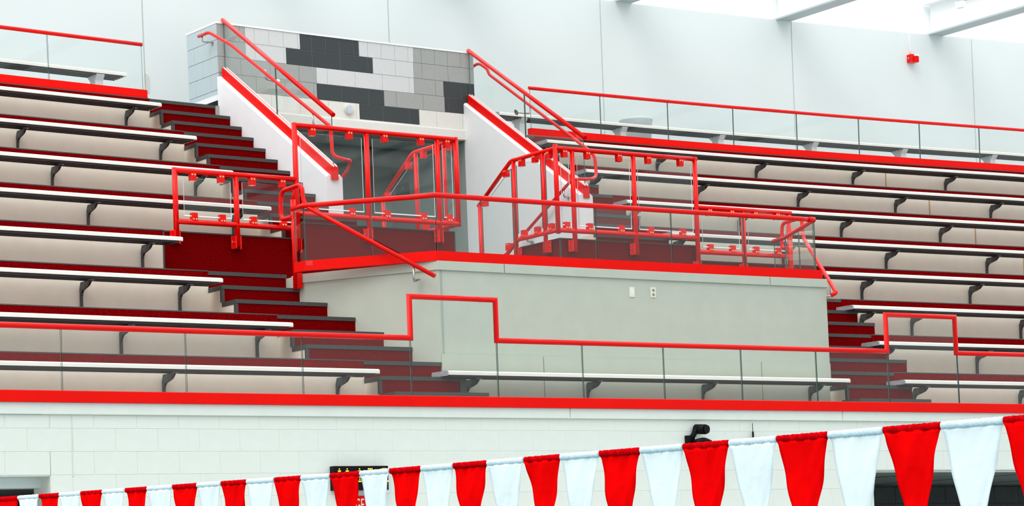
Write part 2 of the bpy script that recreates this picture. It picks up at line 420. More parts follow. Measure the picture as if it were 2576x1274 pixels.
for ci, segs in enumerate(rows):
    step = .2032 if ci == 0 else .4064
    z1, z0 = Zc[ci], Zc[ci + 1]
    for a, b, m in segs:
        k = math.floor((a - phase[ci]) / step) + 1; cuts = [a]
        while phase[ci] + k * step < b - .03:
            if phase[ci] + k * step > a + .03: cuts.append(phase[ci] + k * step)
            k += 1
        cuts.append(b)
        for p, q in zip(cuts, cuts[1:]):
            g0 = g1 = .0014 if m == 'tdark' else .0008
            e = .0035 if m == 'tdark' else .002; x0, x1, za, zb = p + g0, q - g1, z0 + .0012, z1 - .0012
            o = MB(); o.v = [(x0, 6.826, za), (x1, 6.826, za), (x1, 6.826, zb), (x0, 6.826, zb), (x0 + e, 6.82, za + e), (x1 - e, 6.82, za + e), (x1 - e, 6.82, zb - e), (x0 + e, 6.82, zb - e), (x0, 6.84, za), (x1, 6.84, za), (x1, 6.84, zb), (x0, 6.84, zb)]
            for i in range(4):
                j = (i + 1) % 4; o.face([i, j, 4 + j, 4 + i]); o.face([8 + i, 8 + j, j, i])
            o.face([4, 5, 6, 7]); o.build('block', m, th)
for ci in range(5):                                   # left return of the header
    z1, z0 = Zc[ci], Zc[ci + 1]
    ys = [6.822, 7.02, 7.42, 7.612] if ci % 2 else [6.822, 7.22, 7.612]
    for p, q in zip(ys, ys[1:]):
        MB().box(7.914, 7.93, p + .0015, q - .0015, z0 + .003, z1 - .003).build('block', 'tblue', th)
MB().box(7.91, 11.69, 6.812, 7.615, 5.372, 5.394).build('coping', 'pipe', th)
MB().prism([(6.795, 4.215), (6.795, 4.335), (6.812, 4.345), (6.812, 4.362), (7.3, 4.362), (7.3, 4.215)], 'x', 8.10, 11.50).build('lintel', 'twhite', th)
MB().box(7.905, 8.12, 6.83, 7.612, 4.42, 4.50).build('base_band', 'stair', th)
MB().box(7.900, 8.12, 6.83, 7.58, 4.356, 4.43).build('cove_base', 'black', th)
fc = thing('floor_concourse', 'top concourse floor behind the upper glass guardrails', 'floor', (14, 7.8, 4.356), kind='structure')
MB().box(.6, 26.4, RY(8) + .02, 8.8, 4.30, 4.356).build('slab', 'endcap', fc)

# ================================================================== TERRACES
XL0, XR1 = .6, 26.0
def terrace(name, label, rowsx, loc, joints=None):
    t = thing(name, label, 'bleachers', loc)
    for n, (a, b) in rowsx.items():
        tb = MB().box(a, b, RY(n), RY(n) + .95, PZ(n) - .5 if n > 1 else -.02, PZ(n + 1) - .004, 0, zp=1).build('tier', ['riser', 'carpet'], t)
        MB().box(a, b, RY(n) - .006, RY(n) + .01, PZ(n + 1) - .115, PZ(n + 1) - .006).build('carpet_strip', 'carpet', tb)
        MB().box(a, b, RY(n) - .009, RY(n) + .03, PZ(n + 1) - .007, PZ(n + 1) + .004).build('edge_strip', 'nosing', tb)
        if joints and a < joints < b:
            MB().box(joints - .012, joints + .012, RY(n) - .002, RY(n), PZ(n), PZ(n + 1) - .12).build('sealant', 'tan', tb)
    return t
terL = terrace('seating_terrace', 'beige concrete seating steps left of the central landing', {1: (XL0, 6.259), 2: (XL0, 5.777), 3: (XL0, 5.464), 4: (XL0, 5.398), 5: (XL0, 6.985), 6: (XL0, 6.985), 7: (XL0, 6.985), 8: (XL0, 6.985)}, (3, 3, 0))
terR = terrace('seating_terrace', 'beige concrete seating steps right of the central landing', {1: (13.292, XR1), 2: (13.775, XR1), 3: (14.098, XR1), 4: (14.15, XR1), 5: (12.615, XR1), 6: (12.615, XR1), 7: (12.615, XR1), 8: (12.615, XR1)}, (18, 3, 0), 18.93)
MB().box(XL0, 6.96, .21, .98, -.1, .0786).build('front_tread', 'carpet', terL)
MB().box(12.6, XR1, .21, .98, -.1, .0786).build('front_tread', 'carpet', terR)
MB().box(6.97, 12.59, .21, .98, -.1, .0786).build('front_tread', 'carpet', wl)
# carpeted platforms either side of the tunnel
def platform(name, label, x0, x1, low, inner):
    t = thing(name, label, 'platform', ((x0 + x1) / 2, 3.416, 1.683))
    MB().box(x0, x1, 3.416, 4.32, 1.6, 2.396).build('platform', 'carpet', t)
    MB().box(x0 - .004, x1 + .004, 3.408, 3.44, 2.386, 2.400).box(x1 - .02, x1 + .005, 3.412, 4.3, 2.386, 2.4).box(x0 - .005, x0 + .02, 3.412, 4.25, 2.386, 2.4).build('edge_strip', 'nosing', t)
    if inner == 'L': MB().box(x1 - .012, x1 + .006, 3.409, 3.43, 1.683, 2.39).build('corner_trim', 'nosing', t)
    else: MB().box(x0 - .006, x0 + .012, 3.409, 3.43, 1.683, 2.39).box(x0 - .006, x0, 4.235, 4.25, 1.683, 2.39).build('corner_trim', 'nosing', t)
    a, b = low
    MB().box(a, b, 3.416, 4.35, 1.6, 2.2135).build('low_platform', 'carpet', t)
    MB().box(a, b, 3.408, 3.44, 2.2035, 2.2175).build('edge_strip', 'nosing', t)
    MB().box(*((a - .004, a + .012) if inner == 'L' else (b - .012, b + .004)), 3.408, 3.43, 1.683, 2.21).build('corner_trim', 'nosing', t)
    s0, s1 = ((8.11, x1) if inner == 'L' else (x0, 11.50))
    for i in range(1, 4):
        st = MB().box(s0, s1, 4.0, 4.32 + .30 * i, 1.6, 2.396 - .1782 * i).build('step', 'carpet', t)
platform('carpeted_platform', 'dark red carpeted raised platform left of the tunnel mouth', 7.06, 9.055, (5.398, 7.06), 'L')
platform('carpeted_platform', 'dark red carpeted raised platform right of the tunnel mouth', 10.54, 12.62, (12.62, 14.15), 'R')

# ================================================================== STAIRS
def step(t, x0, x1, y, z, depth=TR + .02, trimL=True, nx0=None, h=RS, vtrim=True, x1r=None):
    s = MB().box(x0, x1, y, y + depth, z - h - .30, z - .003, 0, ym=1, zp=1).build('step', ['riser', 'carpet'], t)
    MB().box(nx0 if nx0 is not None else x0 - .002, (x1r or x1), y - .008, y + .055, z - .040, z).build('nosing', 'nosing', s)
    if trimL:
        MB().box(x0 - .003, x0 + .003, y, y + depth - .02, z - .05, z - .001).build('side_trim', 'nosing', s)
        if vtrim: MB().box(x0 - .003, x0 + .030, y - .004, y + .03, z - h, z - .03).build('corner_trim', 'nosing', s)
t = thing('staircase', 'dark red carpeted upper stairs left of the tunnel, white parapet beside', 'stairs', (7.44, 5.5, 2.4))
for i in range(0, 12):
    y = RY(8) - i * TR; z = PZ(9) - i * RS
    step(t, 6.984, 7.90 if i < 10 else 8.10, y, z, trimL=(i % 3 != 0), vtrim=i % 3 != 0, x1r=None)
t = thing('staircase', 'dark red carpeted upper stairs right of the tunnel, behind glass', 'stairs', (12.16, 5.5, 2.4))
for i in range(0, 12):
    y = RY(8) - i * TR; z = PZ(9) - i * RS
    step(t, 11.70 if i < 10 else 11.50, 12.618, y, z, trimL=False)
t = thing('staircase', 'dark red carpeted lower stairs left of the central landing', 'stairs', (6.5, 1.4, .08))
lx = [5.464] * 3 + [5.777] * 3 + [6.259] * 3
for i in range(9):
    y = RY(3) - i * TR; z = PZ(4) - i * RS
    if i == 0: xr = 6.37
    elif y > .87: xr = 7.167 - (y - .863) * .5675
    else: xr = 7.27 if i < 8 else 7.35
    ex = .0 if y > .87 else 0
    step(t, lx[i], xr, y, z, trimL=(i % 3 != 0), vtrim=i % 3 != 0)
MB().box(7.195, 7.275, .570, .60, .26, .43).build('corner_trim', 'nosing', t)
t = thing('staircase', 'dark red carpeted lower stairs right of the central landing', 'stairs', (13.1, 1.4, .08))
rx = [14.10] * 3 + [13.77] * 3 + [13.292] * 3
for i in range(9):
    y = RY(3) - i * TR; z = PZ(4) - i * RS
    if i == 0: xl = 13.15
    elif y > .87: xl = 12.353 + (y - .863) * .5675
    else: xl = 12.33 if i < 8 else 12.25
    step(t, xl, rx[i], y, z, trimL=y < .87)

# ================================================================== BENCHES
bp = [(0, 0), (0, -.32), (-.014, -.40), (-.012, -.12)]
prof = [(.05, 0), (.05, -.44), (.012, -.44), (.012, -.06), (-.0, -.05)]
# bracket profile in (y forward negative from riser, z down from plank underside)
BR = [(-.002, -.46), (-.032, -.46), (-.032, -.145), (-.040, -.108), (-.066, -.084), (-.15, -.066), (-.200, -.052), (-.235, -.028), (-.250, -.012), (-.250, 0), (-.03, 0), (-.002, -.06)]
mb = MB().prism(BR, 'x', -.012, .012); me_bracket = proto(mb, 'bracket', 'bracket')
mb = MB().box(.012, .018, -.022, -.004, -.44, -.12, 0); me_slot = proto(mb, 'bracket_slot', 'plate')
mb = MB().box(-.03, .035, -.262, -.24, -.006, .006); me_clip = proto(mb, 'bracket_clip', 'steel')
PD = .285
def bench(label, x0, x1, n=None, y=None, z=None, brackets=(), group='bench planks on the terraces', pedestals=(), lcap=False):
    if n is not None: y = BY(n); z = BZ(n) - .005
    t = thing('bench', label, 'bench', ((x0 + x1) / 2, y + .15, z - .45), group)
    prof = [(0, -.012), (.004, -.004), (.014, 0), (PD, 0), (PD, -.03), (0, -.03)]
    r = .02
    # plank with a rounded far end
    MB().prism([(y + a, z + b) for a, b in [(.0, -.042), (0, -.012), (.004, -.004), (.012, 0), (PD - .01, 0), (PD, -.01), (PD, -.042)]], 'x', x0, x1).build('plank', 'bench', t)
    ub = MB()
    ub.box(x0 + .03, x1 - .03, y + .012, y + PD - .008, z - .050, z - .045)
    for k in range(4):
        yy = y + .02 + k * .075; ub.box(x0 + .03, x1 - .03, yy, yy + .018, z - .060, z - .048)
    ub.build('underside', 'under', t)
    if lcap:
        c = MB().prism([(y + a, z + b) for a, b in [(.004, -.052), (-.002, -.046), (-.002, -.012), (.006, .001), (PD - .008, .001), (PD + .002, -.01), (PD + .002, -.05)]], 'x', x0 - .012, x0 + .004).build('end_cap', 'endcap', t)
    e = MB().prism([(y + a, z + b) for a, b in [(.006, -.046), (.002, -.03), (.006, -.006), (.02, -.002), (PD - .015, -.002), (PD - .004, -.012), (PD - .004, -.046)]], 'x', x1 - .001, x1 + .012).build('end_cap', 'bench', t)
    for bx in brackets:
        b = inst(me_bracket, 'bracket', t, (bx, y + E_, z - .060))
        c = bpy.data.objects.new('bracket_slot', me_slot); C.objects.link(c); c.parent = b
        c = bpy.data.objects.new('bracket_clip', me_clip); C.objects.link(c); c.parent = b
    for px in pedestals:
        MB().prism([(y + a, z + b) for a, b in [(.06, -.44), (.06, -.12), (.01, -.06), (.01, -.05), (.27, -.05), (.27, -.06), (.20, -.12), (.20, -.44)]], 'x', px - .05, px + .05).build('pedestal', 'tlight', t)
        MB().box(px - .09, px + .09, y + .02, y + .25, z - .448, z - .436).build('foot_plate', 'tlight', t)
    return t
tier = ['', 'lowest', 'second lowest', 'third lowest', 'fourth lowest', 'fourth highest', 'third highest', 'second highest', 'highest']
LE = {1: 6.185, 2: 5.721, 3: 5.41, 4: 5.412, 5: 6.93, 6: 6.93, 7: 6.93, 8: 6.93}
LB = {1: [2.27, 4.08, 5.94], 2: [2.27, 4.07, 5.53], 3: [2.27, 4.07, 5.13], 4: [3.35, 5.15], 5: [3.2, 4.96, 6.67], 6: [3.2, 4.96, 6.66], 7: [3.2, 4.96, 6.67], 8: [3.2, 4.92, 6.67]}
RE = {1: 13.08, 2: 13.52, 3: 13.93, 4: 14.02, 5: 12.56, 6: 12.55, 7: 12.55, 8: 12.55}
RB = {1: [13.57, 15.21, 17.0], 2: [13.9, 15.42, 17.2], 3: [14.37, 15.22, 17.04, 18.85], 4: [15.22, 17.06, 18.85], 5: [12.9, 14.69, 16.45, 18.24, 20.05], 6: [12.9, 14.69, 16.47, 18.26, 20.05, 21.9], 7: [12.9, 14.69, 16.48, 18.27, 20.08, 21.9], 8: [12.9, 14.69, 16.47, 18.28, 20.07, 21.9]}
RB[3] = [14.40, 15.22, 17.04, 18.85]
gL = 'white bench planks on the left stand'; gR = 'white bench planks on the right stand'
for n in range(1, 9):
    where = {1: ', behind the front glass', 4: ', ending at a red post', 8: ', under the upper glass guardrail'}.get(n, '')
    bench('white bench plank on the left stand, %s of eight%s' % (tier[n], where), XL0 + .3, LE[n], n, brackets=LB[n], group=gL)
    where = {1: ', behind the front glass', 8: ', under the upper glass guardrail'}.get(n, '')
    bench('white bench plank on the right stand, %s of eight%s' % (tier[n], where), RE[n], XR1 - .3, n, brackets=RB[n], group=gR, lcap=True)
bench('white bench plank bracketed to the front of the central landing wall', 6.985, 12.271, 1, brackets=[7.45, 8.97, 10.51, 12.02], group='white bench planks', lcap=True)
bench('white bench on pedestals at the top left, behind glass', XL0 + .3, 7.03, y=7.5, z=4.80, pedestals=[3.1, 4.9, 6.71], group='benches on the concourse')
bench('white bench on pedestals at the top right, behind glass', 12.53, XR1 - .3, y=7.5, z=4.80, pedestals=[12.96, 14.7, 16.48, 18.25, 20.0, 21.8], group='benches on the concourse', lcap=True)

# ================================================================== RAILINGS
def railpart(t, name, pts, r, f=0, n=12, m='red', nf=5):
    p = fillet(pts, f, nf) if f else pts
    return MB().tube(p, r, n).build(name, m, t)
# ---- front guardrail with two raised gates
t = thing('glass_guardrail', 'long low glass guardrail with red rail and fascia along the front wall', 'railing', (8, 0, .08))
RZ = .752
gates = [(6.272, 7.270, 1.155), (12.407, 13.418, 1.155)]
pts = [(XL0, 0, RZ)]
for a, b, zt in gates: pts += [(a, 0, RZ), (a, 0, zt), (b, 0, zt), (b, 0, RZ)]
pts += [(16.5, 0, RZ)]
railpart(t, 'top_rail', pts, .027)
MB().prism([(-.045, .0855), (-.045, .183), (-.038, .189), (.045, .189), (.052, .183), (.052, .0855)], 'x', XL0, 16.5).build('fascia', 'beam', t)
gx = [.3175, 1.508, 2.697, 3.884, 5.079, 6.266, 7.268, 8.303, 9.333, 10.358, 11.389, 12.407, 13.425, 14.45, 15.47, 16.49]
for a, b in zip(gx, gx[1:]):
    zt = 1.14 if (abs(a - 6.266) < .01 or abs(a - 12.407) < .01) else .74
    MB().pane((a + .006, 0, .16), (b - .006, 0, .16), zt, zt).build('glass_pane', ['glass', 'gedge', 'gedgel'], t)
# ---- landing glass rail
t = thing('glass_guardrail', 'glass guardrail with red rail wrapping the central landing', 'railing', (9.7, .9, 1.66))
cl = [(6.272, 2.215), (6.262, 1.995), (7.172, .875), (12.235, .875), (12.827, 2.057), (12.90, 2.36)]
cl[1] = (6.275, 1.98)
railpart(t, 'top_rail', [(x, y, 2.325) for x, y in cl[:3]] + [(12.225, .875, 2.325)], .027)
railpart(t, 'top_rail', [(12.15, .875, 2.325), (12.235, .875, 2.325)], .030)
railpart(t, 'side_rail', [(12.225, .875, 2.318), (12.827, 2.057, 2.318), (12.90, 2.36, 2.318)], .024)
px = [7.172, 8.151, 9.186, 10.197, 11.204, 12.213]
for a, b in zip(px, px[1:]):
    MB().pane((a + .006, .875, 1.70), (b - .006, .875, 1.70), 2.31, 2.31).build('glass_pane', ['glass', 'gedge', 'gedgel'], t)
for (a, b) in (((6.745, 1.42), (7.165, .885)), ((6.275, 1.97), (6.74, 1.43)), ((6.268, 2.16), (6.274, 1.985))):
    MB().pane((a[0], a[1], 1.70), (b[0], b[1], 1.70), 2.31, 2.31).build('glass_pane', ['glass', 'gedge', 'gedgel'], t)
for (a, b) in (((12.235, .885), (12.55, 1.50)), ((12.553, 1.51), (12.827, 2.05)), ((12.83, 2.065), (12.90, 2.34))):
    MB().pane((a[0], a[1], 1.70), (b[0], b[1], 1.70), 2.31, 2.31).build('glass_pane', ['glass', 'gedge', 'gedgel'], t)
MB().box(7.15, 12.30, .853, .90, 1.652, 1.754).build('fascia', 'beam', t)
MB().prism([(7.15, .853), (7.19, .90), (6.31, 2.02), (6.26, 1.985)], 'z', 1.652, 1.754).build('fascia', 'beam', t)
MB().prism([(6.26, 1.986), (6.31, 2.021), (6.30, 2.18), (6.25, 2.18)], 'z', 1.652, 1.754).build('fascia', 'beam', t)
MB().prism([(12.30, .853), (12.26, .90), (12.93, 2.20), (12.98, 2.17)], 'z', 1.652, 1.754).build('fascia', 'beam', t)
# ---- clamps and feet
q = MB().box(-.033, .033, -.028, .030, -.042, .042); me_clamp = proto(q, 'clamp', 'red')
q = MB().tube([(0, -.030, 0), (0, -.026, 0)], .009, 8); me_screw = proto(q, 'screw', 'brass')
q = MB().tube([(0, -.030, 0), (0, -.020, 0)], .011, 8); me_bolt = proto(q, 'bolt', 'steel')
def clamp(t, p, top, ang=0, tilt=0):
    c = inst(me_clamp, 'clamp', t, p, rot=(tilt, 0, ang))
    for dx in (-.016, .016):
        s = bpy.data.objects.new('screw', me_screw); C.objects.link(s); s.parent = c; s.location = (dx, 0, .024 if top else -.024)
def foot(t, x, y, z, ang=0):
    """fascia bracket that bolts a post to the carpeted riser"""
    q = MB()
    for s in (-1, 1): q.box(min(s * .020, s * .062), max(s * .020, s * .062), .028, .036, -.075, .065).box(min(s * .020, s * .034), max(s * .020, s * .034), -.02, .03, -.075, .065)
    R = Matrix.Rotation(ang, 4, 'Z'); q.v = [tuple(R @ Vector(v) + Vector((x, y, z))) for v in q.v]
    f = q.build('foot_bracket', 'red', t)
    for s in (-1, 1):
        b = inst(me_bolt, 'bolt', f, Vector((x, y, z)) + R @ Vector((s * .048, .052, 0)), rot=(0, 0, ang))
        b.location = Vector((x, y, z)) + R @ Vector((s * .048, .052, 0)) - Vector(t['_loc'])
Yg = 3.352; PR = .029
def panel(t, x0, x1, zb, zt, c=(.20, .80)):
    g_ = MB().pane((x0, Yg, zb), (x1, Yg, zb), zt, zt, ed=2).build('glass_pane', ['glass', 'gedge', 'gedgel'], t)
    MB().box(x0, x1, Yg - .009, Yg + .009, zb - .009, zb + .003).build('edge_trim', 'pipe', g_)
    for f in c:
        clamp(t, (x0 + (x1 - x0) * f, Yg, zt + .015), True); clamp(t, (x0 + (x1 - x0) * f, Yg, zb - .012), False)
# left guard
t = thing('glass_guardrail', 'red post and glass guardrail on the carpeted platform left of the tunnel', 'railing', (7.3, Yg, 2.2))
railpart(t, 'top_rail', [(5.517, Yg, 2.855), (6.97, Yg, 2.855)], PR)
railpart(t, 'top_rail', [(6.97, Yg, 3.455), (9.085, Yg, 3.455)], PR)
railpart(t, 'bottom_rail', [(5.526, Yg, 2.312), (6.97, Yg, 2.312)], PR)
railpart(t, 'bottom_rail', [(6.97, Yg, 2.482), (9.085, Yg, 2.482)], PR)
for x, z0, z1 in ((5.524, 2.12, 2.88), (6.237, 2.08, 2.83), (6.975, 2.08, 3.48), (7.885, 2.22, 3.43), (8.82, 2.26, 3.43), (9.075, 2.45, 3.48)):
    railpart(t, 'post', [(x, Yg, z0), (x, Yg, z1)], PR)
for x, z in ((5.524, 2.15), (6.237, 2.13), (6.975, 2.13), (7.885, 2.30), (8.82, 2.33)): foot(t, x, Yg, z)
panel(t, 5.62, 6.17, 2.38, 2.78); panel(t, 6.31, 6.92, 2.38, 2.78)
panel(t, 7.04, 7.82, 2.55, 3.38); panel(t, 7.96, 8.76, 2.55, 3.38); panel(t, 8.885, 9.01, 2.55, 3.38, (.5,))
def side_guard(t, X, s):
    railpart(t, 'side_top_rail', [(X, Yg, 3.455), (X, 4.29, 3.455), (X, 5.03, 3.01)], PR * .9, .05)
    railpart(t, 'side_bottom_rail', [(X, Yg, 2.482), (X, 4.20, 2.482), (X, 4.98, 2.02)], PR * .9, .03)
    for y, z0, z1 in ((3.62, 2.25, 3.43), (4.235, 2.25, 3.44), (5.0, 1.70, 3.03)): railpart(t, 'post', [(X, y, z0), (X, y, z1)], PR * .9)
    for a, b, z in ((3.40, 3.57, 3.38), (3.67, 4.18, 3.38)):
        MB().pane((X, a, 2.55), (X, b, 2.55), z, z).build('glass_pane', ['glass', 'gedge', 'gedgel'], t)
    MB().pane((X, 4.29, 2.44), (X, 4.95, 2.05), 3.36, 2.98).build('glass_pane', ['glass', 'gedge', 'gedgel'], t)
    for y in (3.49, 3.78, 4.06):
        clamp(t, (X, y, 3.395), True, math.pi / 2 * -s); clamp(t, (X, y, 2.535), False, math.pi / 2 * -s)
    for y, z in ((4.40, 3.32), (4.88, 3.03), (4.40, 2.42), (4.82, 2.17)): clamp(t, (X, y, z), True, math.pi / 2 * -s)
    for y, z in ((3.62, 2.32), (4.235, 2.32)): foot(t, X, y, z, -math.pi / 2 if s > 0 else math.pi / 2)
side_guard(t, 9.085, -1)
# right guard
t = thing('glass_guardrail', 'red post and glass guardrail on the carpeted platform right of the tunnel', 'railing', (12.2, Yg, 2.2))
railpart(t, 'top_rail', [(10.48, Yg, 3.455), (12.59, Yg, 3.455)], PR)
railpart(t, 'bottom_rail', [(10.48, Yg, 2.482), (12.57, Yg, 2.482)], PR)
railpart(t, 'top_rail', [(12.56, Yg, 2.86), (14.06, Yg, 2.86)], PR)
railpart(t, 'bottom_rail', [(12.56, Yg, 2.312), (14.0, Yg, 2.312)], PR)
for x, z0, z1 in ((10.475, 2.44, 3.50), (10.715, 2.24, 3.43), (11.62, 2.24, 3.43), (12.562, 2.08, 3.48), (13.29, 2.08, 2.84), (14.02, 2.08, 2.84)):
    railpart(t, 'post', [(x, Yg, z0), (x, Yg, z1)], PR)
for x, z in ((10.70, 2.31), (11.61, 2.31), (12.562, 2.13), (13.29, 2.13), (14.02, 2.13)): foot(t, x, Yg, z)
panel(t, 10.54, 10.66, 2.55, 3.38, (.5,)); panel(t, 10.78, 11.56, 2.55, 3.38); panel(t, 11.68, 12.50, 2.55, 3.38)
panel(t, 12.64, 13.22, 2.38, 2.79); panel(t, 13.36, 13.95, 2.38, 2.79)
side_guard(t, 10.48, 1)
# ---- upper concourse guards
def concourse(label, x0, x1, xs, loc):
    t = thing('glass_guardrail', label, 'railing', loc)
    Y = RY(8) + .05
    railpart(t, 'top_rail', [(x0 + .01, Y, 5.012), (x1, Y, 5.012)], .024)
    MB().box(x0 if x0 > 5 else x0, x1 + (.03 if x1 < 10 else 0), Y - .03, Y + .05, 4.362, 4.464).build('fascia', 'beam', t)
    for a, b in zip(xs, xs[1:]):
        MB().pane((a + .005, Y, 4.44), (b - .005, Y, 4.44), 5.0, 5.0).build('glass_pane', ['glass', 'gedge', 'gedgel'], t)
concourse('glass guardrail with red rail along the top of the left stand', XL0, 6.946, [1.068, 2.243, 3.418, 4.593, 5.768, 6.94], (4, 6.87, 4.356))
concourse('glass guardrail with red rail along the top of the right stand', 12.59, XR1, [12.61, 13.79, 14.965, 16.14, 17.315, 18.49, 19.665, 20.84, 22.02, 23.2, 24.37, 25.55], (18, 6.87, 4.356))
# ---- sloping glass guards on the stair parapets
def slope_guard(label, X, zt, end, tilt, y1=6.80):
    t = thing('glass_guardrail', label, 'railing', (X, 5.4, 3.9))
    s = .634; h = lambda y: zt(y) + .010
    q = MB(); q.prism([(end + .0, h(end) - .05), (y1, h(y1) - .05), (y1, h(y1) + .105), (end, h(end) + .105)], 'x', X - .045, X + .045).build('fascia', 'beam', t)
    q = MB()
    for a in (-.024, .016): q.prism([(end - .005, h(end) + .100), (y1, h(y1) + .10), (y1, h(y1) + .118), (end - .005, h(end) + .118)], 'x', X + a, X + a + .010)
    q.build('glazing_bead', 'pipe', t)
    for a, b in ((end + .03, 5.545), (5.56, y1)):
        q = MB(); q.pane((X, a, h(a) + .07), (X, b, h(b) + .07), h(a) + .675, h(b) + .675)
        q.build('glass_pane', ['glass', 'gedge', 'gedgel'], t)
    railpart(t, 'top_rail', [(X, end - .01, h(end) + .70), (X, y1 + .01, h(y1) + .70)], .027)
slope_guard('sloping glass guardrail on the white parapet beside the left stairs', 8.0, ztL, 4.26, 0)
slope_guard('sloping glass guardrail on the white parapet right of the tunnel', 11.6, ztR, 4.285, 0)
# ---- handrails
def arm(t, wallp, railp):
    a = Vector(wallp); b = Vector(railp)
    q = MB(); d = (b - a); q.tube([a, a + d * .03], .038, 12); m_ = Vector((b.x, b.y, a.z)) if abs(d.z) > .02 else a + d * .85
    q.tube(fillet([a, m_, b], .03, 3), .012, 8); q.build('wall_bracket', 'steel', t)
HR = .0205
t = thing('handrail', 'red tube handrail beside the left sloping glass, curling round its lower end', 'handrail', (7.8, 5.4, 3.9))
railpart(t, 'rail', [(7.78, 7.03, 5.235), (7.78, 6.76, 5.235), (7.78, 6.23, 4.985), (7.78, 3.945, 3.605), (7.78, 3.93, 3.27), (7.90, 3.87, 3.225), (8.045, 3.97, 3.24), (8.22, 4.35, 3.20), (8.22, 5.4, 2.66)], HR, .07, nf=6)
arm(t, (7.918, 6.94, 5.16), (7.79, 6.96, 5.22)); arm(t, (7.99, 5.50, 4.42), (7.79, 5.42, 4.53)); arm(t, (7.99, 4.35, 3.7), (7.79, 4.35, 3.84)); 
t = thing('handrail', 'red tube handrail behind the right sloping glass, descending into the tunnel', 'handrail', (11.7, 5.4, 3.9))
railpart(t, 'rail', [(11.82, 7.2, 5.24), (11.82, 6.90, 5.285), (11.82, 6.70, 5.165), (11.82, 6.66, 5.085), (11.82, 4.55, 3.745), (11.80, 4.36, 3.62), (11.80, 4.34, 3.36), (11.60, 4.18, 3.285), (11.36, 4.20, 3.275), (11.42, 4.42, 3.255), (11.42, 5.86, 2.545), (11.42, 6.3, 2.545)], HR, .08, nf=6)
arm(t, (11.60, 5.75, 4.40), (11.82, 5.75, 4.50)); arm(t, (11.50, 4.52, 3.105), (11.42, 4.52, 3.19)); arm(t, (11.50, 5.35, 2.66), (11.42, 5.35, 2.78))
t = thing('handrail', 'red handrail with a looped top on the angled wall left of the landing', 'handrail', (6.6, 1.5, 1.6))
railpart(t, 'rail', [(7.060, .755, 1.478), (6.28, 1.99, 2.335), (6.28, 2.01, 2.555), (6.28, 2.455, 2.545), (6.28, 2.475, 2.245), (6.28, 2.24, 2.245)], HR * 1.1, .09, nf=6)
arm(t, (7.0, 1.0, 1.46), (6.94, .96, 1.60))
railpart(t, 'post', [(6.304, 2.25, 1.49), (6.304, 2.25, 2.43)], .027); railpart(t, 'post_neck', [(6.304, 2.25, 2.43), (6.304, 2.25, 2.53)], .012)
MB().box(6.30, 6.37, 2.225, 2.290, 1.50, 1.66).build('foot_bracket', 'red', t)
t = thing('handrail', 'red handrail with a looped top at the right end of the landing', 'handrail', (12.9, 1.5, 1.6))
railpart(t, 'rail', [(12.36, .80, 1.46), (12.405, .755, 1.49), (13.14, 2.10, 2.34), (13.15, 2.12, 2.575), (13.15, 2.47, 2.565), (13.15, 2.50, 2.255), (13.15, 2.33, 2.255)], HR * 1.1, .07, nf=6)
arm(t, (12.42, 1.0, 1.48), (12.53, .98, 1.63))
railpart(t, 'post', [(13.09, 2.27, 1.49), (13.09, 2.27, 2.43)], .027)

# ================================================================== SMALL THINGS
t = thing('wall_plate', 'ivory blank switch plate on the landing wall', 'outlet', (9.621, .863, 1.42), 'plates on the landing wall')
MB().box(9.588, 9.654, .855, .863, 1.366, 1.472).build('plate', 'plate', t); MB().prism([(9.618 + .011 * math.cos(a * .52), 1.42 + .032 * math.sin(a * .52)) for a in range(12)], 'y', .850, .857).build('knockout', 'twhite', t)
t = thing('power_outlet', 'ivory double power outlet on the landing wall', 'outlet', (9.906, .863, 1.42), 'plates on the landing wall')
MB().box(9.873, 9.939, .855, .863, 1.37, 1.478).build('plate', 'plate', t)
for dz in (.024, -.024):
    s = MB().prism([(9.906 + .018 * math.cos(a * .7854 + .39), 1.424 + dz + .016 * math.sin(a * .7854 + .39)) for a in range(8)], 'y', .851, .856).build('socket', 'dslot', t)
t = thing('round_sensor', 'round pale lens fixture on the block wall above the tunnel', 'sensor', (9.735, 6.81, 4.47))
MB().tube([(9.735, 6.825, 4.472), (9.735, 6.795, 4.472)], .066, 24).build('rim', 'plate', t)
MB().tube([(9.735, 6.796, 4.472), (9.735, 6.786, 4.472)], .052, 24).build('lens', 'disc', t)
t = thing('fire_alarm', 'red fire alarm strobe high on the back wall', 'alarm', (21.4, 8.8, 6.48))
MB().box(21.32, 21.46, 8.71, 8.80, 6.42, 6.545).build('housing', 'red', t)
MB().box(21.375, 21.46, 8.685, 8.71, 6.42, 6.51).build('horn_grille', 'beam', t)
MB().box(21.385, 21.46, 8.68, 8.71, 6.515, 6.545).build('strobe_lens', 'clear', t)
MB().tube([(21.31, 8.76, 6.485), (21.325, 8.76, 6.485)], .014, 8).build('key_switch', 'steel', t)
MB().tube([(21.36, 8.79, 6.895), (21.37, 8.79, 6.72), (21.385, 8.79, 6.64), (21.39, 8.79, 6.54)], .007, 8).build('conduit', 'pipe', t)
t = thing('trash_bin', 'pale round bin standing behind the top right bench', 'bin', (15.43, 8.2, 4.356))
q = MB(); rr = [(.19, 4.356), (.235, 4.98), (.245, 5.0), (.25, 5.02), (.235, 5.035), (.215, 5.035), (.205, 4.95)]
for i, (r, z) in enumerate(rr):
    for a in range(28): q.v.append((15.43 + r * math.cos(a * 2 * math.pi / 28), 8.2 + r * math.sin(a * 2 * math.pi / 28), z))
for i in range(len(rr) - 1):
    for a in range(28): b = (a + 1) % 28; q.face([i * 28 + a, i * 28 + b, (i + 1) * 28 + b, (i + 1) * 28 + a], 0, True)
q.face(list(range(28))[::-1]); q.face([(len(rr) - 1) * 28 + a for a in range(28)], 0)
q.build('barrel', 'bin', t)
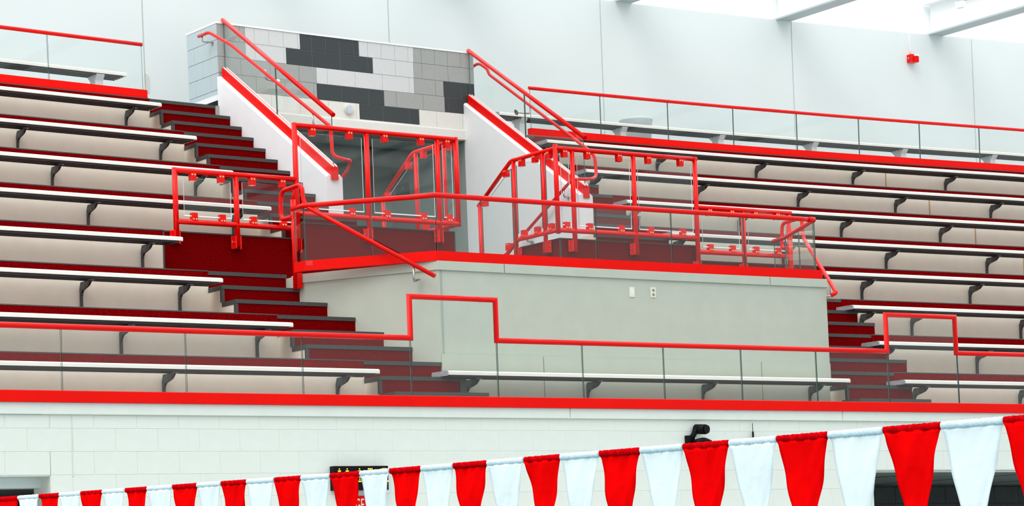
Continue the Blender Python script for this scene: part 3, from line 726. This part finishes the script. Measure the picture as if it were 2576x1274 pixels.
t = thing('control_box', 'dark control box on the tunnel wall seen through glass', 'box', (11.5, 8.4, 3.78))
MB().box(11.44, 11.515, 8.27, 8.50, 3.71, 3.865).build('case', 'under', t); MB().box(11.435, 11.44, 8.3, 8.36, 3.76, 3.82).build('knob', 'steel', t)
# scoreboard
t = thing('digital_scoreboard', 'black scoreboard with amber dotted digits partly hidden by a red pennant', 'scoreboard', (5.63, 0, -.6))
MB().box(5.335, 5.925, -.075, 0, -.715, -.487).build('case', 'black', t)
FONT5 = {'1': ['00100', '01100', '01100', '00100', '00100', '00100', '01110'], '0': ['01110', '10001', '10001', '10001', '10001', '10001', '01110'], '2': ['01110', '10001', '00001', '00110', '01000', '10000', '11111']}
FONT5['1'] = ['0100', '1110', '1110', '0100', '0100', '0100', '1110']
for ch, cx in (('1', 5.394), ('1', 5.478), ('1', 5.612), ('0', 5.728), ('2', 5.882)):
    q = MB(); Fm = FONT5[ch]; nw = len(Fm[0]); pp = .0185 if nw == 5 else .0105
    for r, line in enumerate(Fm):
        for c, b in enumerate(line):
            if b == '1':
                x = cx + (c - (nw - 1) / 2 + (.5 if nw == 4 else 0)) * pp; z = -.515 - r * .0195
                q.tube([(x, -.0765, z), (x, -.0745, z)], .0070 if nw == 5 else .0062, 8)
    q.build('digit', 'led', t)
t = thing('wall_sign', 'red sign with white letters under the scoreboard, behind pennants', 'sign', (5.68, 0, -.9))
MB().box(5.50, 5.86, -.012, 0, -1.05, -.765).build('board', 'beam', t)
def text(s, x, z, size, m, parent, y, sx=.7):
    c = bpy.data.curves.new('lettering', 'FONT'); c.body = s; c.size = size; c.extrude = .0015; c.space_character = 1.05
    o = bpy.data.objects.new('lettering', c); C.objects.link(o)
    dg = bpy.context.evaluated_depsgraph_get(); me = bpy.data.meshes.new_from_object(o.evaluated_get(dg)); bpy.data.objects.remove(o)
    me.name = 'lettering'; me.materials.clear(); me.materials.append(M[m])
    L = Vector(parent['_loc'])
    for v in me.vertices: v.co = Vector((x + v.co.x * sx, y - v.co.z, z + v.co.y)) - L
    o = bpy.data.objects.new('lettering', me); C.objects.link(o); o.parent = parent; o['_loc'] = tuple(L); return o
text('GE', 5.592, -.905, .165, 'twhite', t, -.013, .46)
# black wall speaker / camera and antenna
t = thing('wall_camera', 'black barrel camera on a square wall box above the pennants', 'camera', (9.68, 0, -.2))
MB().box(9.565, 9.66, -.05, 0, -.32, -.186).build('mount_box', 'black', t)
q = MB().tube([(9.70, -.02, -.118), (9.735, -.14, -.128)], .052, 20); q.tube([(9.735, -.14, -.128), (9.74, -.16, -.13)], .044, 20); q.build('barrel', 'black', t)
q = MB().tube(fillet([(9.62, -.03, -.22), (9.655, -.05, -.17), (9.67, -.05, -.12)], .03, 3), .028, 12); q.build('neck', 'black', t)
q = MB().tube(fillet([(9.63, -.06, -.27), (9.72, -.12, -.24), (9.80, -.12, -.27)], .05, 4), .035, 12); q.build('hood', 'black', t)
t = thing('antenna', 'thin black whip antenna on the wall right of the camera', 'antenna', (10.45, 0, -.2))
MB().tube([(10.45, -.03, -.25), (10.45, -.03, -.16), (10.45, -.03, -.14)], .010, 8).build('antenna_base', 'black', t)
MB().tube([(10.45, -.03, -.15), (10.45, -.03, -.052)], .0035, 6).build('whip', 'black', t)
MB().box(10.38, 10.52, -.06, 0, -.34, -.25).build('receiver', 'black', t)

# ================================================================== lens-distortion bend, applied once to everything on the stands
import bmesh
bpy.context.view_layer.update()
skip = {'floor', 'pool_water'}
def root(o):
    while o.parent: o = o.parent
    return o
meshes = [o for o in C.objects if o.type == 'MESH']
for o in meshes:
    if root(o).name in skip: continue
    me = o.data; mw = o.matrix_world.copy()
    if me.get('shared'):
        if o.parent.type == 'MESH' and o.parent.data.get('shared'): continue
        w0 = mw.translation.copy(); d = lens_bend(w0) - w0
        o.location = o.location + d
        continue
    inv = mw.inverted()
    vs = [mw @ v.co for v in me.vertices]
    xs = [v.x for v in vs]; ext = max(xs) - min(xs)
    if ext > 1.6:
        bm = bmesh.new(); bm.from_mesh(me)
        k = max(min(xs), 1.0); k = math.ceil(k)
        while k < min(max(xs), 24.5) - .05:
            g = bm.verts[:] + bm.edges[:] + bm.faces[:]
            pl = inv @ Vector((k, 0, 0))
            bmesh.ops.bisect_plane(bm, geom=g, plane_co=pl, plane_no=(1, 0, 0), clear_inner=False, clear_outer=False)
            k += 1.0
        bm.to_mesh(me); bm.free()
    for v in me.vertices: v.co = inv @ lens_bend(mw @ v.co)
    me.update()

# ================================================================== PENNANTS over the pool (own survey, in front of the wall)
A_ = 6.42; XS = -6.2882 + A_
FL = [-12, 45, 98, 149, 203, 257, 315, 370, 434, 495, 556, 620, 690, 757, 830, 905, 980, 1059, 1140, 1225, 1318, 1409, 1508, 1610, 1718, 1834, 1954, 2083, 2222, 2367, 2525, 2690]
camM = cam.matrix_world
def along(px):    # a pixel column crossed with the rope's vertical plane gives the distance along the rope
    y = 1251 - .0795 * px + 1.6e-7 * 0
    a = (px - 1288 + 9.908) / 6267.27; b = -(y - 637 - 644.02) / 6267.27
    d = camM.to_3x3() @ Vector((a, b, -1)); return -20.0206 + A_ * d.y / d.x
ZT = [(2.291, .1164), (1.719, .1014), (1.266, .0924), (.980, .0868)]
def ropez(Y):
    u = (Y + 20.0206) / A_
    for (a, za), (b, zb) in zip(ZT, ZT[1:]):
        if u >= b or b == .980: return -1.7277 + A_ * (zb + (za - zb) * (u - b) / (a - b))
t = thing('pennant_rope', 'rope carrying the red and white backstroke pennants', 'rope', (XS, -9, -1.1))
MB().tube([(XS, y, ropez(y) - .013) for y in [-1.5 - .5 * i for i in range(29)]], .005, 6).build('rope', 'rope', t)
ordn = ['first', 'second', 'third', 'fourth', 'fifth', 'sixth', 'seventh', 'eighth', 'ninth', 'tenth', 'eleventh', 'twelfth', 'thirteenth', 'fourteenth', 'fifteenth', 'sixteenth', 'seventeenth']
rng = random.Random(3)
cnt = {0: 0, 1: 0}
for i, (pa, pb) in enumerate(zip(FL, FL[1:])):
    red = i % 2 == 0
    ya, yb = along(pa + 1.5), along(pb - 1.0)           # ya > yb (left in the picture is farther off)
    w = ya - yb; k = cnt[red]; cnt[red] += 1
    extra = {(True, 7): ', in front of the scoreboard', (True, 12): ', below the black camera', (True, 14): ', in front of the dark opening'}.get((red, k), '')
    t = thing('pennant', '%s pennant, %s %s one from the left%s' % ('red' if red else 'white', ordn[k], 'red' if red else 'white', extra), 'pennant',
              (XS, (ya + yb) / 2, ropez((ya + yb) / 2)), 'red pennants' if red else 'white pennants')
    NX, NZ = 14, 26; Lg = .455; q = MB(); p1, p2, p3 = rng.uniform(0, 6), rng.uniform(0, 6), rng.uniform(0, 6)
    lean = rng.uniform(-.012, .012); amp = .005 if red else .0025
    hem = .026
    def ptf(u, s):      # u across 0..1, s down 0..Lg
        f = s / Lg
        taper = 1 - max(0, f - .057) / .943 * .90
        taper += (-.06 if f > .057 else 0) * (1 - f) + .055 * math.sin(math.pi * f)
        c = .5 + lean * f / w
        bow = (math.sin(f * 5 + p1) * .012 if red else 0) * w
        yy = ya - w * (c + (u - .5) * taper) + bow * (1 if u > .5 else .4)
        zz = ropez(ya - w * u) * (1 - min(1, f * 3)) + ropez((ya + yb) / 2) * min(1, f * 3) - s
        xx = XS + amp * math.sin(u * 9 + p2 + f * 4) * min(1, f * 4) * 1.3 + amp * .7 * math.sin(u * 23 + f * 17 + p3) + amp * math.sin(f * 7 + p1)
        
        return (xx, yy, zz)
    rowsz = [Lg * ((hem - .004) / Lg + (1 - hem / Lg) * j / NZ) for j in range(NZ + 1)]
    for s in rowsz:
        for a in range(NX + 1): q.v.append(ptf(a / NX, s))
    for j in range(NZ):
        for a in range(NX):
            o = j * (NX + 1) + a; q.face([o, o + 1, o + NX + 2, o + NX + 1], 0, True)
    o = q.build('cloth', 'fred' if red else 'fwhite', t); md = o.modifiers.new('thickness', 'SOLIDIFY'); md.thickness = .0015
    q = MB(); NH = 28
    for a in range(NH + 1):
        y = ya - w * a / NH; z = ropez(y); rr_ = .0140 + .0012 * math.sin(a * 2.4 + p1) + .0006 * math.sin(a * 5.1)
        for b in range(10):
            an = b * math.pi / 5; q.v.append((XS + .009 * math.cos(an), y, z - .013 + rr_ * math.sin(an)))
    for a in range(NH):
        for b in range(10):
            c = (b + 1) % 10; q.face([a * 10 + b, a * 10 + c, (a + 1) * 10 + c, (a + 1) * 10 + b], 0, True)
    q.face(list(range(10))); q.face([NH * 10 + b for b in range(10)][::-1])
    q.build('hem', 'fredh' if red else 'fwhiteh', t)

for o in C.objects:
    if '_loc' in o: del o['_loc']
for me in bpy.data.meshes:
    if 'shared' in me: del me['shared']
